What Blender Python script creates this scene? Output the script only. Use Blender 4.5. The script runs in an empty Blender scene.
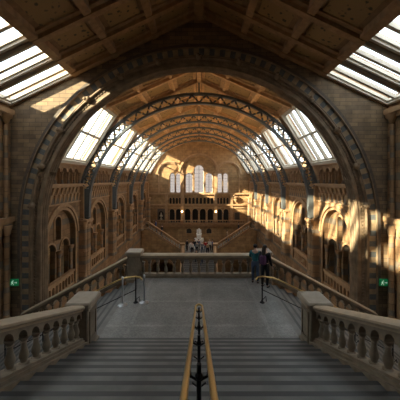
import bpy, bmesh, math, random
from math import sin, cos, pi, sqrt
from mathutils import Vector, Matrix
random.seed(7)
S = bpy.context.scene
FILLW = 700.
C = S.collection
ZC = 17.5                       # eye height above the hall floor; all heights below are measured from the eye

# ------------------------------------------------------------------ materials
def newmat(name):
    m = bpy.data.materials.new(name); m.use_nodes = True
    nt = m.node_tree; return m, nt, nt.nodes['Principled BSDF']
def plain(name, col, rough=.6, metal=0.0, noise=0.0, nscale=6.0, spec=.3):
    m, nt, b = newmat(name)
    b.inputs['Roughness'].default_value = rough; b.inputs['Metallic'].default_value = metal
    b.inputs['Specular IOR Level'].default_value = spec
    if noise:
        tc = nt.nodes.new('ShaderNodeTexCoord'); n = nt.nodes.new('ShaderNodeTexNoise')
        n.inputs['Scale'].default_value = nscale; n.inputs['Detail'].default_value = 5
        r = nt.nodes.new('ShaderNodeValToRGB')
        r.color_ramp.elements[0].position = .3; r.color_ramp.elements[1].position = .7
        r.color_ramp.elements[0].color = tuple(c*(1-noise) for c in col)+(1,)
        r.color_ramp.elements[1].color = tuple(min(1, c*(1+noise)) for c in col)+(1,)
        nt.links.new(tc.outputs['Object'], n.inputs['Vector']); nt.links.new(n.outputs['Fac'], r.inputs['Fac'])
        nt.links.new(r.outputs['Color'], b.inputs['Base Color'])
        bp = nt.nodes.new('ShaderNodeBump'); bp.inputs['Strength'].default_value = .15
        nt.links.new(n.outputs['Fac'], bp.inputs['Height']); nt.links.new(bp.outputs['Normal'], b.inputs['Normal'])
    else:
        b.inputs['Base Color'].default_value = col+(1,)
    return m
def brickmat(name, c1, c2, mortar, bw=.55, bh=.22, band=None, period=1.5, frac=.16):
    m, nt, b = newmat(name); L = nt.links.new
    b.inputs['Roughness'].default_value = .75; b.inputs['Specular IOR Level'].default_value = .2
    tc = nt.nodes.new('ShaderNodeTexCoord'); sx = nt.nodes.new('ShaderNodeSeparateXYZ')
    L(tc.outputs['Object'], sx.inputs[0])
    ad = nt.nodes.new('ShaderNodeMath'); L(sx.outputs['X'], ad.inputs[0]); L(sx.outputs['Y'], ad.inputs[1])
    cb = nt.nodes.new('ShaderNodeCombineXYZ'); L(ad.outputs[0], cb.inputs['X']); L(sx.outputs['Z'], cb.inputs['Y'])
    br = nt.nodes.new('ShaderNodeTexBrick'); L(cb.outputs[0], br.inputs['Vector'])
    br.inputs['Color1'].default_value = c1+(1,); br.inputs['Color2'].default_value = c2+(1,); br.inputs['Mortar'].default_value = mortar+(1,)
    br.inputs['Scale'].default_value = 1; br.inputs['Mortar Size'].default_value = .012
    br.inputs['Brick Width'].default_value = bw; br.inputs['Row Height'].default_value = bh
    n = nt.nodes.new('ShaderNodeTexNoise'); n.inputs['Scale'].default_value = 1.7; n.inputs['Detail'].default_value = 6
    L(tc.outputs['Object'], n.inputs['Vector'])
    mr = nt.nodes.new('ShaderNodeMapRange'); mr.inputs[1].default_value = .3; mr.inputs[2].default_value = .7
    mr.inputs[3].default_value = .7; mr.inputs[4].default_value = 1.2; L(n.outputs['Fac'], mr.inputs[0])
    mx = nt.nodes.new('ShaderNodeMix'); mx.data_type = 'RGBA'; mx.blend_type = 'MULTIPLY'; mx.inputs[0].default_value = 1
    src = br.outputs['Color']
    if band:
        dv = nt.nodes.new('ShaderNodeMath'); dv.operation = 'DIVIDE'; dv.inputs[1].default_value = period; L(sx.outputs['Z'], dv.inputs[0])
        fr = nt.nodes.new('ShaderNodeMath'); fr.operation = 'FRACT'; L(dv.outputs[0], fr.inputs[0])
        lt = nt.nodes.new('ShaderNodeMath'); lt.operation = 'LESS_THAN'; lt.inputs[1].default_value = frac; L(fr.outputs[0], lt.inputs[0])
        bm_ = nt.nodes.new('ShaderNodeMix'); bm_.data_type = 'RGBA'; L(lt.outputs[0], bm_.inputs[0])
        L(src, bm_.inputs[6]); bm_.inputs[7].default_value = band+(1,); src = bm_.outputs[2]
    L(src, mx.inputs[6]); L(mr.outputs[0], mx.inputs[7]); L(mx.outputs[2], b.inputs['Base Color'])
    bp = nt.nodes.new('ShaderNodeBump'); bp.inputs['Strength'].default_value = .3; bp.inputs['Distance'].default_value = .02
    iv = nt.nodes.new('ShaderNodeMath'); iv.operation = 'SUBTRACT'; iv.inputs[0].default_value = 1; L(br.outputs['Fac'], iv.inputs[1])
    L(iv.outputs[0], bp.inputs['Height']); L(bp.outputs['Normal'], b.inputs['Normal'])
    return m
def emis(name, col, st):
    m, nt, b = newmat(name); b.inputs['Base Color'].default_value = col+(1,)
    b.inputs['Emission Color'].default_value = col+(1,); b.inputs['Emission Strength'].default_value = st; return m

M = {}
M['brick'] = brickmat('brick', (.33, .225, .13), (.19, .135, .09), (.13, .10, .075), .62, .21)
M['stone'] = brickmat('terracotta', (.31, .185, .095), (.22, .128, .065), (.13, .082, .048), .75, .36, (.17, .135, .10), 1.44, .25)
M['wallback'] = brickmat('gold_stone', (.37, .225, .105), (.28, .165, .078), (.18, .115, .06), .8, .4)
M['dress'] = plain('buff_terracotta', (.36, .22, .115), .65, noise=.2, nscale=3)
M['column'] = brickmat('banded_shaft', (.36, .22, .12), (.28, .17, .09), (.15, .1, .06), 3., .55, (.2, .155, .115), 1.1, .22)
M['arch'] = plain('arch_terracotta', (.235, .165, .105), .6, noise=.3, nscale=2.5)
M['buffblock'] = plain('buff_block', (.36, .26, .16), .6, noise=.25, nscale=3)
M['bluegrey'] = plain('blue_grey_block', (.13, .135, .135), .7, noise=.2)
M['darkstone'] = plain('dark_hood', (.12, .092, .07), .65, noise=.2)
M['bal'] = plain('balustrade_stone', (.215, .168, .118), .55, noise=.22, nscale=5)
M['cap'] = plain('pier_stone', (.31, .25, .185), .5, noise=.15, nscale=5)
M['step'] = plain('step_stone', (.165, .158, .148), .5, noise=.22, nscale=2.5)
M['nosing'] = plain('step_nosing', (.075, .074, .072), .5)
M['wood'] = plain('oak', (.52, .31, .15), .5, noise=.25, nscale=4)
M['stairwood'] = plain('stair_oak', (.34, .20, .10), .5, noise=.25, nscale=4)  # same oak in a darker tone, for the stair roof
M['rail'] = plain('tan_rail_stone', (.40, .315, .22), .42, noise=.15, nscale=4)  # lighter tan tone for the handrails
M['darkwood'] = plain('dark_oak', (.24, .14, .07), .55, noise=.2, nscale=4)
M['iron'] = plain('painted_iron', (.10, .108, .11), .5, noise=.1)
M['gold'] = plain('gilt', (.55, .36, .12), .45, metal=.3)
M['black'] = plain('black_iron', (.012, .012, .013), .4)
M['brass'] = plain('brass', (.62, .43, .17), .32, metal=.85)
M['chrome'] = plain('brushed_steel', (.62, .65, .68), .28, metal=.9)
M['frame'] = plain('cream_paint', (.60, .53, .43), .5)
M['lead'] = plain('dark_glazing_bar', (.07, .075, .08), .5)
M['marble'] = plain('white_marble', (.66, .64, .6), .4)
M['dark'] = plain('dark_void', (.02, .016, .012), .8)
M['bronze'] = plain('dark_bronze', (.06, .05, .04), .4, metal=.4)
M['skin'] = plain('skin', (.52, .33, .24), .55)
M['green'] = emis('exit_green', (.01, .30, .10), .12)
M['signwhite'] = emis('exit_white', (.7, .9, .75), .2)
M['bulb'] = emis('lamp_glow', (1., .70, .34), 22.)
# floor mosaic
def floormat():
    m, nt, b = newmat('landing_mosaic'); L = nt.links.new
    b.inputs['Roughness'].default_value = .42; b.inputs['Specular IOR Level'].default_value = .35
    tc = nt.nodes.new('ShaderNodeTexCoord'); sx = nt.nodes.new('ShaderNodeSeparateXYZ'); L(tc.outputs['Object'], sx.inputs[0])
    br = nt.nodes.new('ShaderNodeTexBrick'); L(tc.outputs['Object'], br.inputs['Vector'])
    br.offset = 0; br.inputs['Scale'].default_value = 1; br.inputs['Brick Width'].default_value = 2.05; br.inputs['Row Height'].default_value = 1.6
    br.inputs['Mortar Size'].default_value = .06; br.inputs['Mortar Smooth'].default_value = .2
    br.inputs['Color1'].default_value = (.19, .183, .172, 1); br.inputs['Color2'].default_value = (.165, .161, .153, 1); br.inputs['Mortar'].default_value = (.215, .208, .195, 1)
    v = nt.nodes.new('ShaderNodeTexVoronoi'); v.inputs['Scale'].default_value = 28; L(tc.outputs['Object'], v.inputs['Vector'])
    n = nt.nodes.new('ShaderNodeTexNoise'); n.inputs['Scale'].default_value = 1.3; n.inputs['Detail'].default_value = 6; L(tc.outputs['Object'], n.inputs['Vector'])
    ad = nt.nodes.new('ShaderNodeMath'); L(n.outputs['Fac'], ad.inputs[0]); 
    sp = nt.nodes.new('ShaderNodeSeparateColor'); L(v.outputs['Color'], sp.inputs[0])
    ml = nt.nodes.new('ShaderNodeMath'); ml.operation = 'MULTIPLY'; ml.inputs[1].default_value = .45; L(sp.outputs[0], ml.inputs[0]); L(ml.outputs[0], ad.inputs[1])
    mr = nt.nodes.new('ShaderNodeMapRange'); mr.inputs[1].default_value = .4; mr.inputs[2].default_value = 1.1; mr.inputs[3].default_value = .65; mr.inputs[4].default_value = 1.35; L(ad.outputs[0], mr.inputs[0])
    mx = nt.nodes.new('ShaderNodeMix'); mx.data_type = 'RGBA'; mx.blend_type = 'MULTIPLY'; mx.inputs[0].default_value = 1
    L(br.outputs['Color'], mx.inputs[6]); L(mr.outputs[0], mx.inputs[7]); L(mx.outputs[2], b.inputs['Base Color'])
    return m
M['mosaic'] = floormat()
def panelmat():
    m, nt, b = newmat('painted_panel'); L = nt.links.new
    b.inputs['Roughness'].default_value = .55
    tc = nt.nodes.new('ShaderNodeTexCoord'); n = nt.nodes.new('ShaderNodeTexVoronoi'); n.inputs['Scale'].default_value = 4.2
    n2 = nt.nodes.new('ShaderNodeTexNoise'); n2.inputs['Scale'].default_value = 5; n2.inputs['Detail'].default_value = 4
    L(tc.outputs['Object'], n.inputs['Vector']); L(tc.outputs['Object'], n2.inputs['Vector'])
    ad = nt.nodes.new('ShaderNodeMath'); L(n.outputs['Distance'], ad.inputs[0]); L(n2.outputs['Fac'], ad.inputs[1])
    r = nt.nodes.new('ShaderNodeValToRGB'); r.color_ramp.elements[0].position = .62; r.color_ramp.elements[1].position = .8
    r.color_ramp.elements[0].color = (.055, .042, .02, 1); r.color_ramp.elements[1].color = (.30, .18, .07, 1)
    L(ad.outputs[0], r.inputs['Fac']); L(r.outputs['Color'], b.inputs['Base Color'])
    return m
M['panel'] = panelmat()
def glassmat(name, tint):
    m = bpy.data.materials.new(name); m.use_nodes = True; nt = m.node_tree; nt.nodes.clear()
    o = nt.nodes.new('ShaderNodeOutputMaterial'); t = nt.nodes.new('ShaderNodeBsdfTransparent'); t.inputs[0].default_value = tint+(1,)
    g = nt.nodes.new('ShaderNodeBsdfGlossy'); g.inputs['Roughness'].default_value = .05
    mx = nt.nodes.new('ShaderNodeMixShader'); mx.inputs[0].default_value = .05
    nt.links.new(t.outputs[0], mx.inputs[1]); nt.links.new(g.outputs[0], mx.inputs[2]); nt.links.new(mx.outputs[0], o.inputs['Surface'])
    return m
M['glass'] = glassmat('skylight_glass', (.86, .92, .96))
M['leadglass'] = glassmat('lancet_glass', (.36, .335, .32))
def cloth(name, col): return plain(name, col, .85, noise=.12, nscale=12)

# ------------------------------------------------------------------ mesh builder
class MB:
    def __init__(s, T=None): s.v = []; s.f = []; s.m = []; s.T = T; s.mi = 0
    def P(s, *p):
        if s.T: p = s.T(*p)
        s.v.append(tuple(p)); return len(s.v)-1
    def F(s, *i): s.f.append(i); s.m.append(s.mi)
    def hexa(s, p):
        i = [s.P(*q) for q in p]
        for a in ((0,1,2,3),(4,7,6,5),(0,4,5,1),(1,5,6,2),(2,6,7,3),(3,7,4,0)): s.F(*[i[k] for k in a])
    def box(s, x0, x1, y0, y1, z0, z1):
        s.hexa([(x0,y0,z0),(x1,y0,z0),(x1,y1,z0),(x0,y1,z0),(x0,y0,z1),(x1,y0,z1),(x1,y1,z1),(x0,y1,z1)])
    def bbox(s, x0, x1, y0, y1, z0, z1, b=.02):
        # box with chamfered top and vertical edges
        def lo(k): return [(x0+k,y0),(x1-k,y0),(x1,y0+k),(x1,y1-k),(x1-k,y1),(x0+k,y1),(x0,y1-k),(x0,y0+k)]
        r = []
        ring = lo(b)
        def ins(d): return [(min(max(x,x0+d),x1-d),min(max(y,y0+d),y1-d)) for x,y in ring]
        for z,d in ((z0,0),(z1-b,0),(z1,b)): r.append([s.P(x,y,z) for x,y in ins(d)])
        for a,c in zip(r, r[1:]):
            for k in range(8): s.F(a[k],a[(k+1)%8],c[(k+1)%8],c[k])
        s.F(*r[0][::-1]); s.F(*r[-1])
    def lathe(s, prof, c=(0,0,0), n=10, caps=True):
        rs = [[s.P(c[0]+r*cos(2*pi*k/n), c[1]+r*sin(2*pi*k/n), c[2]+z) for k in range(n)] for r,z in prof]
        for a,b in zip(rs, rs[1:]):
            for k in range(n): s.F(a[k],a[(k+1)%n],b[(k+1)%n],b[k])
        if caps: s.F(*rs[0][::-1]); s.F(*rs[-1])
    def tube(s, pts, r, n=8, closed=False, rr=None):
        pts = [Vector(p) for p in pts]; N = len(pts); rings = []
        for i,p in enumerate(pts):
            if closed: t = pts[(i+1)%N]-pts[i-1]
            else: t = pts[min(i+1,N-1)]-pts[max(i-1,0)]
            t.normalize(); up = Vector((0,0,1)) if abs(t.z)<.95 else Vector((0,1,0))
            a = t.cross(up).normalized(); b = a.cross(t)
            q = rr[i] if rr else r
            rings.append([s.P(*(p+a*q*cos(2*pi*k/n)+b*q*sin(2*pi*k/n))) for k in range(n)])
        for i in range(N if closed else N-1):
            a,b = rings[i],rings[(i+1)%N]
            for k in range(n): s.F(a[k],a[(k+1)%n],b[(k+1)%n],b[k])
        if not closed: s.F(*rings[0][::-1]); s.F(*rings[-1])
    def bar(s, p, q, w, h):
        p = Vector(p); q = Vector(q); t = (q-p).normalized(); up = Vector((0,1,0)) if abs(t.y)<.9 else Vector((0,0,1))
        a = t.cross(up).normalized()*w/2; b = up*h/2
        s.hexa([p-a-b,p+a-b,p+a+b,p-a+b,q-a-b,q+a-b,q+a+b,q-a+b])
    def ring(s, uc, zc, r0, r1, w0, w1, a0=0, a1=pi, n=24, sx=1.0, legs=None):
        # half-round band in the (u,z) plane between depths w0 and w1; legs: foot height of straight jambs below the springing
        path = [(cos(a0+(a1-a0)*k/n), sin(a0+(a1-a0)*k/n), None) for k in range(n+1)]
        P = [[(uc+r*c*sx, zc+r*d) for c,d,_ in path] for r in (r0,r1)]
        if legs is not None:
            for p in P: p.insert(0,(p[0][0],legs)); p.append((p[-1][0],legs))
        R = [[s.P(u,w,z) for u,z in p] for p,w in ((P[0],w0),(P[1],w0),(P[1],w1),(P[0],w1))]
        for i in range(len(P[0])-1):
            for k in range(4): s.F(R[k][i],R[k][i+1],R[(k+1)%4][i+1],R[(k+1)%4][i])
        s.F(*[R[k][0] for k in range(4)]); s.F(*[R[k][-1] for k in (3,2,1,0)])
    def archpanel(s, u0, u1, zb, zt, ops, w0, w1, n=12):
        u = u0
        for uc,hw,zs,zp in sorted(ops):
            if uc-hw > u+1e-4: s.box(u, uc-hw, w0, w1, zb, zt)
            if zs > zb+1e-4: s.box(uc-hw, uc+hw, w0, w1, zb, zs)
            pr = None
            for k in range(n+1):
                a = pi-pi*k/n; x = uc+hw*cos(a); z = min(zp+hw*sin(a), zt)
                cur = [s.P(x,w0,z), s.P(x,w1,z), s.P(x,w0,zt), s.P(x,w1,zt)]
                if pr:
                    s.F(pr[0],cur[0],cur[2],pr[2]); s.F(pr[1],pr[3],cur[3],cur[1]); s.F(pr[0],pr[1],cur[1],cur[0]); s.F(pr[2],cur[2],cur[3],pr[3])
                pr = cur
            u = uc+hw
        if u1 > u+1e-4: s.box(u, u1, w0, w1, zb, zt)
    def ball(s, c, rx, ry=None, rz=None, n=10, m=6):
        ry = ry or rx; rz = rz or rx; rows = []
        for j in range(1,m):
            t = pi*j/m; rows.append([s.P(c[0]+rx*sin(t)*cos(2*pi*k/n), c[1]+ry*sin(t)*sin(2*pi*k/n), c[2]-rz*cos(t)) for k in range(n)])
        b = s.P(c[0],c[1],c[2]-rz); t = s.P(c[0],c[1],c[2]+rz)
        for k in range(n): s.F(b,rows[0][(k+1)%n],rows[0][k]); s.F(t,rows[-1][k],rows[-1][(k+1)%n])
        for a,d in zip(rows,rows[1:]):
            for k in range(n): s.F(a[k],a[(k+1)%n],d[(k+1)%n],d[k])
    def mesh(s, name, mats, smooth=True):
        me = bpy.data.meshes.new(name); me.from_pydata(s.v, [], s.f)
        for m in (mats if isinstance(mats, (list,tuple)) else [mats]): me.materials.append(m)
        if any(s.m): me.polygons.foreach_set('material_index', s.m)
        b = bmesh.new(); b.from_mesh(me); bmesh.ops.recalc_face_normals(b, faces=b.faces); b.to_mesh(me); b.free()
        if smooth:
            me.polygons.foreach_set('use_smooth', [True]*len(me.polygons)); me.set_sharp_from_angle(angle=.7)
        me.update(); return me
def link(name, me, parent=None, loc=(0,0,0)):
    o = bpy.data.objects.new(name, me); C.objects.link(o)
    if parent: o.parent = parent; o.location = loc
    else: o.location = (loc[0], loc[1], loc[2]+ZC)
    return o
def part(name, mb, mat, parent, loc=(0,0,0), label=None, smooth=True):
    o = link(name, mb.mesh(name, mat, smooth), parent, loc)
    if label: o['label'] = label
    return o
def tag(o, label, cat, group=None, kind=None):
    o['label'] = label; o['category'] = cat
    if group: o['group'] = group
    if kind: o['kind'] = kind
    return o
def thing(name, loc, label, cat, group=None, rz=0, kind=None):
    o = link(name, None, None, loc); o.rotation_euler = (0,0,rz); return tag(o, label, cat, group, kind)
def struct(name, mb, mat, label, cat):
    return tag(part(name, mb, mat, None), label, cat, kind='structure')
SIDE = {-1: 'shaded', 1: 'sunlit'}
ORD = ['first','second','third','fourth','fifth','sixth']

# ------------------------------------------------------------------ key dimensions (metres from the eye)
W = 8.4; YG = 13.6; YN = 14.3; YB = 43.5
ZF, ZG, ZL = -17.5, -7.0, -4.36
BX = [19.1, 25.2, 31.3, 37.4]
BAYS = [(YN,19.1),(19.1,25.2),(25.2,31.3),(31.3,37.4),(37.4,43.5)]
def TS(sg): return lambda u,w,z: (sg*(W+w), u, z)
TBK = lambda u,w,z: (u, YB+w, z)
TGB = lambda u,w,z: (u, YG+w, z)

# ------------------------------------------------------------------ hall floor
mb = MB(); mb.box(-12.6,12.6,12.3,45,ZF-.3,ZF)
struct('floor', mb, M['step'], 'stone floor of the great hall far below', 'floor')
# ------------------------------------------------------------------ nave side walls
for sg in (-1,1):
    T = TS(sg); sd = SIDE[sg]
    mb = MB(T)
    for i,(a,b) in enumerate(BAYS):
        uc = (a+b)/2 - (0 if i else .25); hw = 1.65
        mb.archpanel(a,b,ZF,-7.7,[((a+b)/2,1.9,ZF,-11)],0,.9)
        mb.archpanel(a,b,ZG,-.45,[(uc,hw,ZG,-3.5)],0,.32,n=20)
        # recessed two-light screen with the narrow niche over its middle shaft
        mb.archpanel(uc-hw-.1,uc+hw+.1,ZG,-3.72,[(uc-.83,.55,ZG,-4.35),(uc+.83,.55,ZG,-4.35)],.32,.62)
        mb.archpanel(uc-hw-.1,uc+hw+.1,-3.72,-1.6,[(uc,.34,-3.72,-2.6)],.32,.62)
        mb.box(a,b,0,.9,-7.7,ZG)
    wall = struct('wall_left' if sg<0 else 'wall_right', mb, M['stone'], f'banded terracotta arcade wall along the {sd} side of the hall', 'wall')
    # gallery floors, outer walls and lean-to roof
    mb = MB(T); mb.box(YN,YB,.9,4.1,-7.7,ZG); part('gallery_floor', mb, M['step'], wall)
    mb = MB(T); mb.box(YN,YB+.2,4.1,4.4,ZF,1.5); part('outer_wall', mb, M['brick'], wall)
    mb = MB(T); mb.box(YN,YB+.2,.0,4.4,1.12,1.45); mb.box(YN,YB,.35,4.1,-.5,-.32); part('gallery_roof', mb, M['darkwood'], wall)
    mb = MB(T)
    for i,(a,b) in enumerate(BAYS):
        mb.box(a,b,-.22,.35,-.36,-.24); mb.box(a,b,-.12,.1,-.45,-.36); mb.box(a,b,-.1,.1,-1.5,-1.42)
    mb.box(YN,YB,-.1,.3,1.0,1.14)
    part('cornice', mb, M['dress'], wall)
    for i,(a,b) in enumerate(BAYS):
        uc = (a+b)/2 - (0 if i else .25)
        mb = MB(T); mb.ring(uc,-3.5,1.65,1.80,-.05,.1,n=20,legs=ZG); mb.ring(uc,-3.5,1.86,2.05,-.11,.05,n=20)
        mb.ring(uc,-2.6,.34,.45,.26,.36,n=12,legs=-3.75)
        for q in (-.83,.83): mb.ring(uc+q,-4.35,.55,.66,.25,.36,n=12)
        part('archivolt', mb, M['dress'], wall)
        # corbel table: two staggered rows of wedge corbels
        mb = MB(T); n = int((b-a-.9)/.46)
        for r,(zt,zb_,pw) in enumerate(((-.47,-.9,.17),(-.9,-1.4,.10))):
            for k in range(n):
                u = a+.55+(b-a-1.1)*(k+.5*(r==1))/(n-.5)
                mb.hexa([(u-.05,-.005,zb_),(u+.05,-.005,zb_),(u+.05,.05,zb_),(u-.05,.05,zb_),(u-.15,-pw,zt),(u+.15,-pw,zt),(u+.15,.05,zt),(u-.15,.05,zt)])
        part('corbel_table', mb, M['dress'], wall)
        # upper gallery arcade
        a2,b2 = a+.42,b-.42; n = 6 if i else 5; p = (b2-a2)/n
        mb = MB(T); mb.archpanel(a,b,-.24,1.1,[(a2+p*(k+.5),p/2-.12,-.24,.5) for k in range(n)],.04,.3,n=10)
        for k in range(n): mb.ring(a2+p*(k+.5),.5,p/2-.12,p/2-.05,0,.06,n=10)
        ga = part('gallery_arcade', mb, M['dress'], wall)
        col = MB(); col.lathe([(.11,0),(.11,.06),(.075,.1),(.065,.5),(.075,.54),(.07,.58),(.12,.7),(.12,.75)], n=8)
        cm = col.mesh('colonnette', M['column'])
        for k in range(n+1): link('colonnette', cm, ga, (sg*(W-.03), a2+p*k, -.24))
        # shafts of the two-light screen
        sh = MB(); sh.lathe([(.19,0),(.19,.12),(.12,.22),(.11,2.2),(.13,2.24),(.12,2.3),(.21,2.55),(.21,2.66)], n=10)
        sm = sh.mesh('screen_shaft', M['column'])
        for q in (-1.5,0,1.5): link('screen_shaft', sm, wall, (sg*(W+.22), uc+q, ZG))

# clustered columns at each truss
for sg in (-1,1):
    for i,y in enumerate(BX+[YB-.5]):
        t = thing('clustered_column', (sg*(W-.02), y, ZG), f'{ORD[i]} clustered terracotta column from the great arch on the {SIDE[sg]} side', 'column', 'clustered columns along the hall')
        mb = MB(); mb.box(-.30,.05,-.48,.48,0,4.3) if sg>0 else mb.box(-.05,.30,-.48,.48,0,4.3); part('pilaster', mb, M['column'], t)
        for q,r in ((-.34,.13),(0,.19),(.34,.13)):
            mb = MB(); mb.lathe([(r*1.5,0),(r*1.5,.15),(r*1.15,.28),(r,.34),(r,1.9),(r*1.2,1.93),(r*1.2,2.02),(r,2.05),(r,3.5),(r*1.15,3.54),(r,3.6)], (-sg*.36,q,0), 12); part('shaft', mb, M['column'], t)
            mb = MB(); mb.lathe([(r,3.58),(r*1.25,3.75),(r*1.15,3.85),(r*1.75,4.02),(r*1.7,4.08)], (-sg*.36,q,0), 12); part('capital', mb, M['dress'], t)
        mb = MB(); x0,x1 = sorted((sg*.02,-sg*.62)); mb.bbox(x0,x1,-.58,.58,4.06,4.22,.04); part('abacus', mb, M['dress'], t)
        mb = MB(); x0,x1 = sorted((sg*.02,-sg*.25)); mb.box(x0,x1,-.3,.3,4.2,6.55); part('upper_pilaster', mb, M['dress'], t)

# gallery parapets between the columns
for sg in (-1,1):
    for i,(a,b) in enumerate(BAYS):
        uc = (a+b)/2 - (0 if i else .25)
        t = thing('gallery_parapet', (sg*(W+.12), uc-1.6, ZG), f'pierced stone parapet in the {ORD[i]} bay from the great arch, {SIDE[sg]} side', 'parapet', 'gallery parapets under the arches')
        mb = MB(lambda u,w,z: (sg*w,u,z)); mb.box(0,3.2,-.14,.1,.88,1.02); part('handrail', mb, M['dress'], t)
        mb = MB(lambda u,w,z: (sg*w,u,z)); mb.box(0,3.2,-.1,.08,0,.15); mb.archpanel(0,3.2,.15,.88,[(.27+.38*k,.13,.15,.6) for k in range(8)],-.06,.06,n=8); part('pierced_panel', mb, M['dress'], t)

# ------------------------------------------------------------------ the great arch (gable wall nearest the viewer)
ZA = -2.3; RI, RO = 8.1, 9.18
def roofz(x): return 3.9+.48*(9.6-abs(x))
mb = MB(TGB)
us = [RI*cos(pi-pi*k/64) for k in range(65)]
pr = None
for k,u in enumerate(us):
    z = ZA+sqrt(max(RI*RI-u*u,0)); zt = roofz(u)
    cur = [mb.P(u,0,z), mb.P(u,.7,z), mb.P(u,0,zt), mb.P(u,.7,zt)]
    if pr:
        mb.F(pr[0],cur[0],cur[2],pr[2]); mb.F(pr[1],pr[3],cur[3],cur[1]); mb.F(pr[0],pr[1],cur[1],cur[0]); mb.F(pr[2],cur[2],cur[3],pr[3])
    pr = cur
for s_ in (-1,1):
    x0,x1 = sorted((s_*RI,s_*12.8)); za,zb_ = (roofz(x0),roofz(x1))
    mb.hexa([(x0,0,ZF),(x1,0,ZF),(x1,.7,ZF),(x0,.7,ZF),(x0,0,max(za,1.5)),(x1,0,max(zb_,1.5)),(x1,.7,max(zb_,1.5)),(x0,.7,max(za,1.5))])
gw = struct('wall_arch', mb, M['brick'], 'brick gable wall with the great round arch opening into the hall', 'wall')
LG = ZG
mb = MB(TGB); mb.ring(0,ZA,RI-.03,RI+.15,-.06,.68,n=64,legs=LG); mb.ring(0,ZA,RI+.31,RI+.45,-.10,0,n=64,legs=LG)
part('roll_moulding', mb, M['arch'], gw)
for rr_,yy_,q_ in ((RI-.03,-.02,.075),(RI-.05,.16,.06),(RI-.05,.34,.075),(RI-.05,.52,.06),(RI+.38,-.11,.06),(RI+.5,-.05,.045),(RI+.92,-.08,.05)):
    mb = MB(); pts = [(rr_,YG+yy_,LG)]+[(rr_*cos(pi*k/64),YG+yy_,ZA+rr_*sin(pi*k/64)) for k in range(65)]+[(-rr_,YG+yy_,LG)]
    mb.tube(pts,q_,8); part('roll_moulding', mb, M['arch'], gw)
mb = MB(TGB); mb.ring(0,ZA,RI+.15,RI+.31,-.02,0,n=64,legs=LG)
for k in range(150):
    a = pi*(k+.5)/150; r = RI+.23; u,z = r*cos(a),ZA+r*sin(a)
    c,d = cos(a)*.055,sin(a)*.055; e,f = -sin(a)*.05,cos(a)*.05
    q = [(u-c-e,z-d-f),(u+c-e,z+d-f),(u+c+e,z+d+f),(u-c+e,z-d+f)]
    mb.hexa([(x,-.09,y) for x,y in q]+[(x,-.01,y) for x,y in q])
for s_ in (-1,1):
    for k in range(28):
        z = ZA-.1-k*.165; u = s_*(RI+.23); mb.box(u-.055,u+.055,-.09,-.01,z-.05,z+.05)
part('dentil_moulding', mb, M['arch'], gw)
mb = MB(TGB); n = 104
for k in range(n):
    mb.mi = k%2; mb.ring(0,ZA,RI+.45,RI+.92,-.03,0,pi*k/n,pi*(k+1)/n,2)
for s_ in (-1,1):
    for k in range(17):
        mb.mi = k%2; x0,x1 = sorted((s_*(RI+.45),s_*(RI+.92))); mb.box(x0,x1,-.03,0,ZA-.27*(k+1),ZA-.27*k)
part('chequered_voussoirs', mb, [M['buffblock'],M['bluegrey']], gw)
mb = MB(TGB); mb.ring(0,ZA,RI+.92,RO,-.12,0,n=64,legs=-5.2); part('hood_mould', mb, M['darkstone'], gw)
for k in range(13):
    a = pi*(k+.5)/13; r = RI+.38; mb = MB(); mb.ball((0,0,0),.17,.15,.17,8,5); mb.ball((.11*cos(a+.6),-.1,.11*sin(a+.6)),.09,.09,.09,7,5); mb.ball((.1*cos(a-1),-.05,.1*sin(a-1)),.1,.08,.06,7,5)
    part('carved_boss', mb, M['arch'], gw, (r*cos(a), YG-.14, ZA+r*sin(a)))
# painted gable strip under the roof
mb = MB(TGB)
for s_ in (-1,1):
    for k in range(12):
        x0,x1 = s_*9.6*k/12, s_*9.6*(k+1)/12
        mb.hexa([(x0,-.1,roofz(x0)-.22),(x1,-.1,roofz(x1)-.22),(x1,0,roofz(x1)-.22),(x0,0,roofz(x0)-.22),(x0,-.1,roofz(x0)),(x1,-.1,roofz(x1)),(x1,0,roofz(x1)),(x0,0,roofz(x0))])
part('wall_plate', mb, M['darkwood'], gw)

# ------------------------------------------------------------------ near side walls, rear wall
Y0 = -3.0
for sg in (-1,1):
    T = (lambda s: (lambda u,w,z: (s*(9.6+w),u,z)))(sg)
    mb = MB(T); mb.archpanel(Y0,YG,-7.4,3.95,[(u,.95,-7.0,-4.6) for u in (2.6,5.6,8.6,11.6)],0,.6)
    mb.box(Y0,YG,.6,.9,-7.4,3.95)
    nw = struct('wall_stair_left' if sg<0 else 'wall_stair_right', mb, M['stone'], f'near stair hall wall on the {SIDE[sg]} side, edge on to the viewer', 'wall')
    mb = MB(T); mb.box(Y0,YG,-.22,0,3.3,3.55); mb.box(Y0,YG,-.12,0,3.1,3.3); mb.box(Y0,YG,-.25,0,-2.1,-1.85); mb.box(Y0,YG,-.15,0,-2.35,-2.1)
    for k in range(26): mb.box(Y0+.3+.63*k,Y0+.6+.63*k,-.2,0,-2.7,-2.35)
    part('cornice', mb, M['dress'], nw)
    mb = MB(T)
    for u in (2.6,5.6,8.6,11.6): mb.ring(u,-4.6,.95,1.2,-.1,.05,n=16,legs=-7)
    part('archivolt', mb, M['dress'], nw)
    for u in (4.1,7.1,10.1,13.1):
        mb = MB(); mb.lathe([(.2,0),(.2,.2),(.13,.3),(.12,4.2),(.16,4.25),(.13,4.3),(.26,4.7),(.26,4.8)],(sg*9.45,u,-7.0),10); part('wall_shaft', mb, M['column'], nw)
        mb = MB(); mb.lathe([(.04,0),(.12,.1),(.16,.25),(.26,.4),(.28,.5)],(sg*9.45,u,2.75),10); part('corbel', mb, M['dress'], nw)
        mb = MB(); mb.lathe([(.1,0),(.1,4.6)],(sg*9.48,u,-1.85),10); part('upper_shaft', mb, M['column'], nw)
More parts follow.
